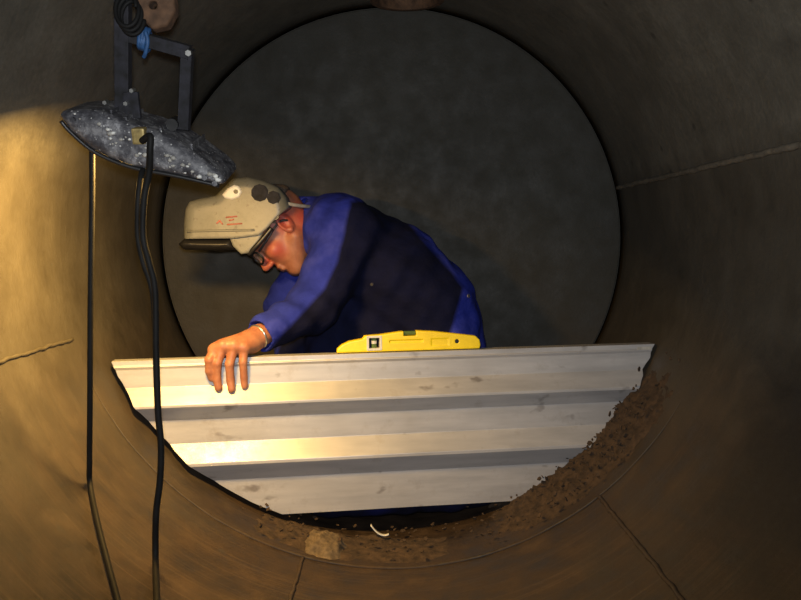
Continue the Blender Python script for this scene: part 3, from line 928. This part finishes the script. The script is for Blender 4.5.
    C.cap(hipR, knR, .115, .085, .04); C.cap(knR, anR, .082, .070, .02)
    # collar
    C.cap(P(318, 222, 2.65), P(309, 219, 2.645), .078, .072, .012)
    # cuff ring
    cu = wrL + (elL - wrL) * 0.12; cd = (wrL - elL).normalized()
    C.cap(cu - cd * .03, cu + cd * 0.004, .051, .049, .006)
    # open the collar, the cuffs and the hems
    C.cap(P(306, 219, 2.64), P(288, 226, 2.62), .064, .085, .004, op='sub')
    C.cap(cu + cd * .012, wrL + cd * .03, .038, .05, .004, op='sub')
    # folds
    X, Y, Z = np.meshgrid(*[C.lo[k] + C.h * np.arange(C.n[k]) for k in range(3)], indexing='ij')
    X = X.astype(np.float32); Y = Y.astype(np.float32); Z = Z.astype(np.float32)
    fold = (np.sin(X * 46 + Z * 70 + 3 * np.sin(Y * 16)) * .5 + np.sin(X * 88 - Z * 52 + 2.5 * np.sin(Y * 23 + 1)) * .35 + np.sin(Y * 60 + X * 34 + 2 * np.sin(Z * 30)) * .35)
    near = np.abs(C.a) < 0.03
    C.a[near] += (0.0042 * fold)[near].astype(np.float32)
    V, Fc = C.mesh()
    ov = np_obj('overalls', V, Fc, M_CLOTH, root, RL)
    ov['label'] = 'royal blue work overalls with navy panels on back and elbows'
    # navy panels, laid out on the garment in its own side view (x, z)
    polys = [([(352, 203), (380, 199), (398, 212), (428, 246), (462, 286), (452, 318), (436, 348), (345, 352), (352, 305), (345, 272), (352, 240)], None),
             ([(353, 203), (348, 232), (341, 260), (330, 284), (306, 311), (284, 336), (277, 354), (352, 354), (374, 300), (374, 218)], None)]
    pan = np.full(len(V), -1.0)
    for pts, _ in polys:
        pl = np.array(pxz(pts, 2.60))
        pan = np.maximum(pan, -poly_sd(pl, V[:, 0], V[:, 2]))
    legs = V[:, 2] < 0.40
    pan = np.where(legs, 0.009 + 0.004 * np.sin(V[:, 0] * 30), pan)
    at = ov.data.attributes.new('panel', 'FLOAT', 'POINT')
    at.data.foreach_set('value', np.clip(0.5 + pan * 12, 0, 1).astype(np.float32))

    # ------------------------------ hair
    Hf = Field(np.array(HC) - .16, np.array(HC) + .16, 0.0035)
    Hf.ell(H(-.022, 0, .040), (.100, .081, .094), MH, 0)
    Hf.cap(H(.10, -.1, -.03), H(.10, .1, -.03), .098, .098, .01, op='sub')
    Hf.cap(H(-.12, -.12, -.055), H(-.12, .12, -.055), .11, .11, .01, op='sub')
    Hf.cap(H(.01, -.12, -.05), H(.01, .12, -.05), .055, .055, .01, op='sub')
    V, Fc = Hf.mesh()
    np_obj('hair', V, Fc, M_HAIR, root, RL)
    # boots
    for nm, an, to in (('boot', anL, toL), ('boot', anR, toR)):
        K = Field(np.minimum(an, to) - .13, np.maximum(an, to) + .13, 0.005)
        K.cap(an + Vector((0, 0, .02)), an + (to - an) * .2, .058, .056, .02)
        K.cap(an + (to - an) * .2 + Vector((0, 0, -.005)), to + (to - an) * .3, .054, .046, .02)
        V, Fc = K.mesh(); np_obj(nm, V, Fc, M_BOOT, root, RL)
    # bracelet and jacket stud
    c = wrL + (palm_w - wrL) * 0.15
    d = (palm_w - elL).normalized(); a1 = d.orthogonal().normalized(); a2 = d.cross(a1)
    pts = [c + (a1 * math.cos(t) + a2 * math.sin(t)) * 0.0315 - Vector(RL) for t in [2 * math.pi * k / 28 for k in range(28)]]
    tube_obj('bracelet', pts, 0.0035, M_STEEL, root, 8, True)
    def on_cloth(px, py):
        dr = (P(px, py, 1.0) - Vector((0, 0, R))).normalized()
        dg = bpy.context.evaluated_depsgraph_get(); dg.update()
        ok, loc, n, i = ov.evaluated_get(dg).ray_cast(Vector((0, 0, R)) - Vector(RL), dr)
        return (loc, n) if ok else (None, None)
    bpy.context.view_layer.update()
    for px, py, r in ((372, 284, .0045), (468, 296, .006)):
        loc, n = on_cloth(px, py)
        if loc: cyl_obj('stud', loc - n * .003, loc + n * .004, r, M_STEEL, root, 12)
    tag(root, 'person in royal blue overalls kneeling behind the sheet, gripping its top edge', 'person')
    return HC, f, s, u
HC, HFv, HSv, HUv = build_person()
def H(a, b, c): return HC + HFv * a + HSv * b + HUv * c

# ================================================================== SAFETY GLASSES
def build_glasses():
    root = empty('safety_glasses', H(.1, 0, 0))
    O = Vector(root.location)
    for q in (-1, 1):
        ring = []
        for k in range(28):
            a = 2 * math.pi * k / 28
            e = (abs(math.cos(a)) ** 3 + abs(math.sin(a)) ** 3) ** (-1 / 3)
            y = q * (.035 + .027 * math.cos(a) * e)
            ring.append(H(.119 - 6.0 * max(0, abs(y) - .015) ** 2, y, -.003 + .019 * math.sin(a) * e) - O)
        tube_obj('rim', ring, .0032, M_BLACK, root, 8, True)
        cen = sum(ring, Vector()) / len(ring)
        v = [cen + HFv * .002] + ring
        mesh_obj('lens', v, [(0, 1 + k, 1 + (k + 1) % 28) for k in range(28)], M_GLASS, root)
        tube_obj('temple', catmull([H(.100, q * .066, .004) - O, H(.06, q * .078, .006) - O, H(.0, q * .085, .010) - O, H(-.022, q * .083, -.006) - O], 6), .0034, M_BLACK, root, 8)
    tube_obj('bridge', [H(.118, -.009, .004) - O, H(.122, 0, .007) - O, H(.118, .009, .004) - O], .003, M_BLACK, root, 8)
    tag(root, 'black-framed safety glasses on the face of the worker', 'glasses')
build_glasses()

# ================================================================== WELDING HELMET
def build_helmet():
    YH = 2.585
    root = empty('welding_helmet', P(240, 215, YH))
    O = np.array(root.location)
    hw = .122
    out = [(187.5, 236.5), (186.5, 225), (188, 210), (192, 202), (204, 198.5), (218, 196), (226, 188), (235, 179), (250, 177.5), (266, 181.5), (280, 188), (288, 198), (291, 208),
           (286, 214), (276, 222), (268, 231), (262, 236), (240, 239)]
    poly = np.array(pxz(out, YH - .06))
    F = Field((poly[:, 0].min() - .03, YH - hw - .03, poly[:, 1].min() - .03), (poly[:, 0].max() + .03, YH + hw + .03, poly[:, 1].max() + .03), 0.0032)
    deep = [p for p in out if p[1] < 205 or p[0] < 200][:13]
    deep = [(186.5, 262)] + [p for p in out[1:13]] + [(291, 262)]
    F.extr(np.array(pxz(deep, YH - .06)), YH, hw, .034)
    inn = [(192.5, 270), (193, 212), (206, 205), (222, 202), (230, 193), (238, 185), (250, 183.5), (266, 188), (278, 194), (284, 206), (285, 270)]
    F.extr(np.array(pxz(inn, YH - .06)), YH, hw - .007, .028, op='sub')
    cut = [(150, 239.5), (240, 238.5), (262, 235.5), (270, 229), (280, 217.5), (292, 207), (320, 200), (320, 320), (150, 320)]
    F.extr(np.array(pxz(cut, YH - .06)), YH, .5, .001, op='sub')
    V, Fc = F.mesh(); np_obj('shell', V, Fc, M_HELM, root, O)
    # moulded ledge along the lower edge of the shell
    for q in (-1, 1):
        v = []
        for t in range(13):
            x = 192 + 66 * t / 12; p0 = P(x, 231.5 - 1.2 * t / 12, YH - .06)
            v.append(Vector((p0.x, YH + q * (hw - .001), p0.z)) - Vector(O))
        tube_obj('shell_rib', v, .004, M_HELM, root, 8)
    for (x0, y0, x1, y1) in ((221, 224, 224, 221), (224, 221, 227, 225), (230, 218, 241, 217), (233, 221, 238, 220), (231, 225, 246, 224)):
        p0 = P(x0, y0, YH - .06); p1 = P(x1, y1, YH - .06)
        tube_obj('red_marking', [Vector((p.x, YH - hw - .0003, p.z)) - Vector(O) for p in (p0, p1)], .0022, M_RED, root, 6)
    # dark tinted window frame hanging under the front
    F = Field((poly[:, 0].min() - .06, YH - hw - .03, poly[:, 1].min() - .09), (poly[:, 0].max() + .03, YH + hw + .03, poly[:, 1].max() + .03), 0.003)
    vis = np.array(pxz([(181, 244), (187, 238.5), (234, 238.5), (238, 249.5), (222, 251), (186, 249.5)], YH - .06))
    F.extr(vis, YH, hw - .006, .028)
    F.extr(np.array(pxz([(196, 260), (196, 242), (232, 242), (232, 260)], YH - .06)), YH, hw - .03, .01, op='sub')
    V, Fc = F.mesh(); v = np_obj('visor', V, Fc, M_BLACK, root, O); v['label'] = 'dark tinted visor frame under the shell'
    # cheek piece on both sides
    ck = np.array(pxz([(232, 236), (266, 232), (262, 240), (251, 253), (244, 254), (236, 246)], YH - .06))
    for q in (-1, 1):
        F = Field((ck[:, 0].min() - .02, YH + q * (hw - .012) - .03, ck[:, 1].min() - .02), (ck[:, 0].max() + .02, YH + q * (hw - .012) + .03, ck[:, 1].max() + .02), .0025)
        F.extr(ck, YH + q * (hw - .016), .006, .003)
        V, Fc = F.mesh(); np_obj('cheek_piece', V, Fc, M_HELM, root, O)
        y = YH + q * (hw - .008)
        def S(px, py): p = P(px, py, YH - .06); return Vector((p.x, y, p.z)) - Vector(O)
        dq = Vector((0, q, 0))
        # pivot plate with knob
        pl = [(226, 196), (229, 199.5), (236, 201), (243, 198.5), (246, 193), (243, 187.5), (238, 186), (231, 190)]
        F = Field((-.3 + O[0], y - .03, O[2] - .1), (.3 + O[0], y + .03, O[2] + .18), .0025)
        F.extr(np.array(pxz(pl, YH - .06)), y, .012, .005)
        V, Fc = F.mesh(); pv = np_obj('pivot_plate', V, Fc, M_WHITE, root, O)
        cyl_obj('pivot_knob', S(240, 193) + dq * .008, S(240, 193) + dq * .018, .006, M_BLACK, pv, 14)
        cyl_obj('ratchet_knob', S(263, 194) + dq * -.004, S(263, 194) + dq * .012, .025, M_BRK, root, 10, bevel=.003)
        cyl_obj('ratchet_knob', S(276, 199) + dq * -.006, S(276, 199) + dq * .010, .021, M_BRK, root, 8, bevel=.003)
        cyl_obj('ratchet_knob', S(277, 216) + dq * -.012, S(277, 216) + dq * .006, .014, M_BLACK, root, 12, bevel=.002)
        # chin strap
        st = [S(274, 228) - dq * .006, S(266, 238) - dq * .004, S(258, 247) - dq * .004, S(251, 254) - dq * .012]
        tube_obj('strap', catmull(st, 5), .0075, M_BLACK, root, 8)
        tube_obj('headband', catmull([S(280, 202) - dq * .02, S(294, 205) - dq * .035, S(304, 206) - dq * .075, S(309, 206) - dq * .114], 8), .0055, M_GREY, root, 8)
    tag(root, 'scuffed cream welding helmet with dark visor on the head of the worker', 'helmet')
build_helmet()
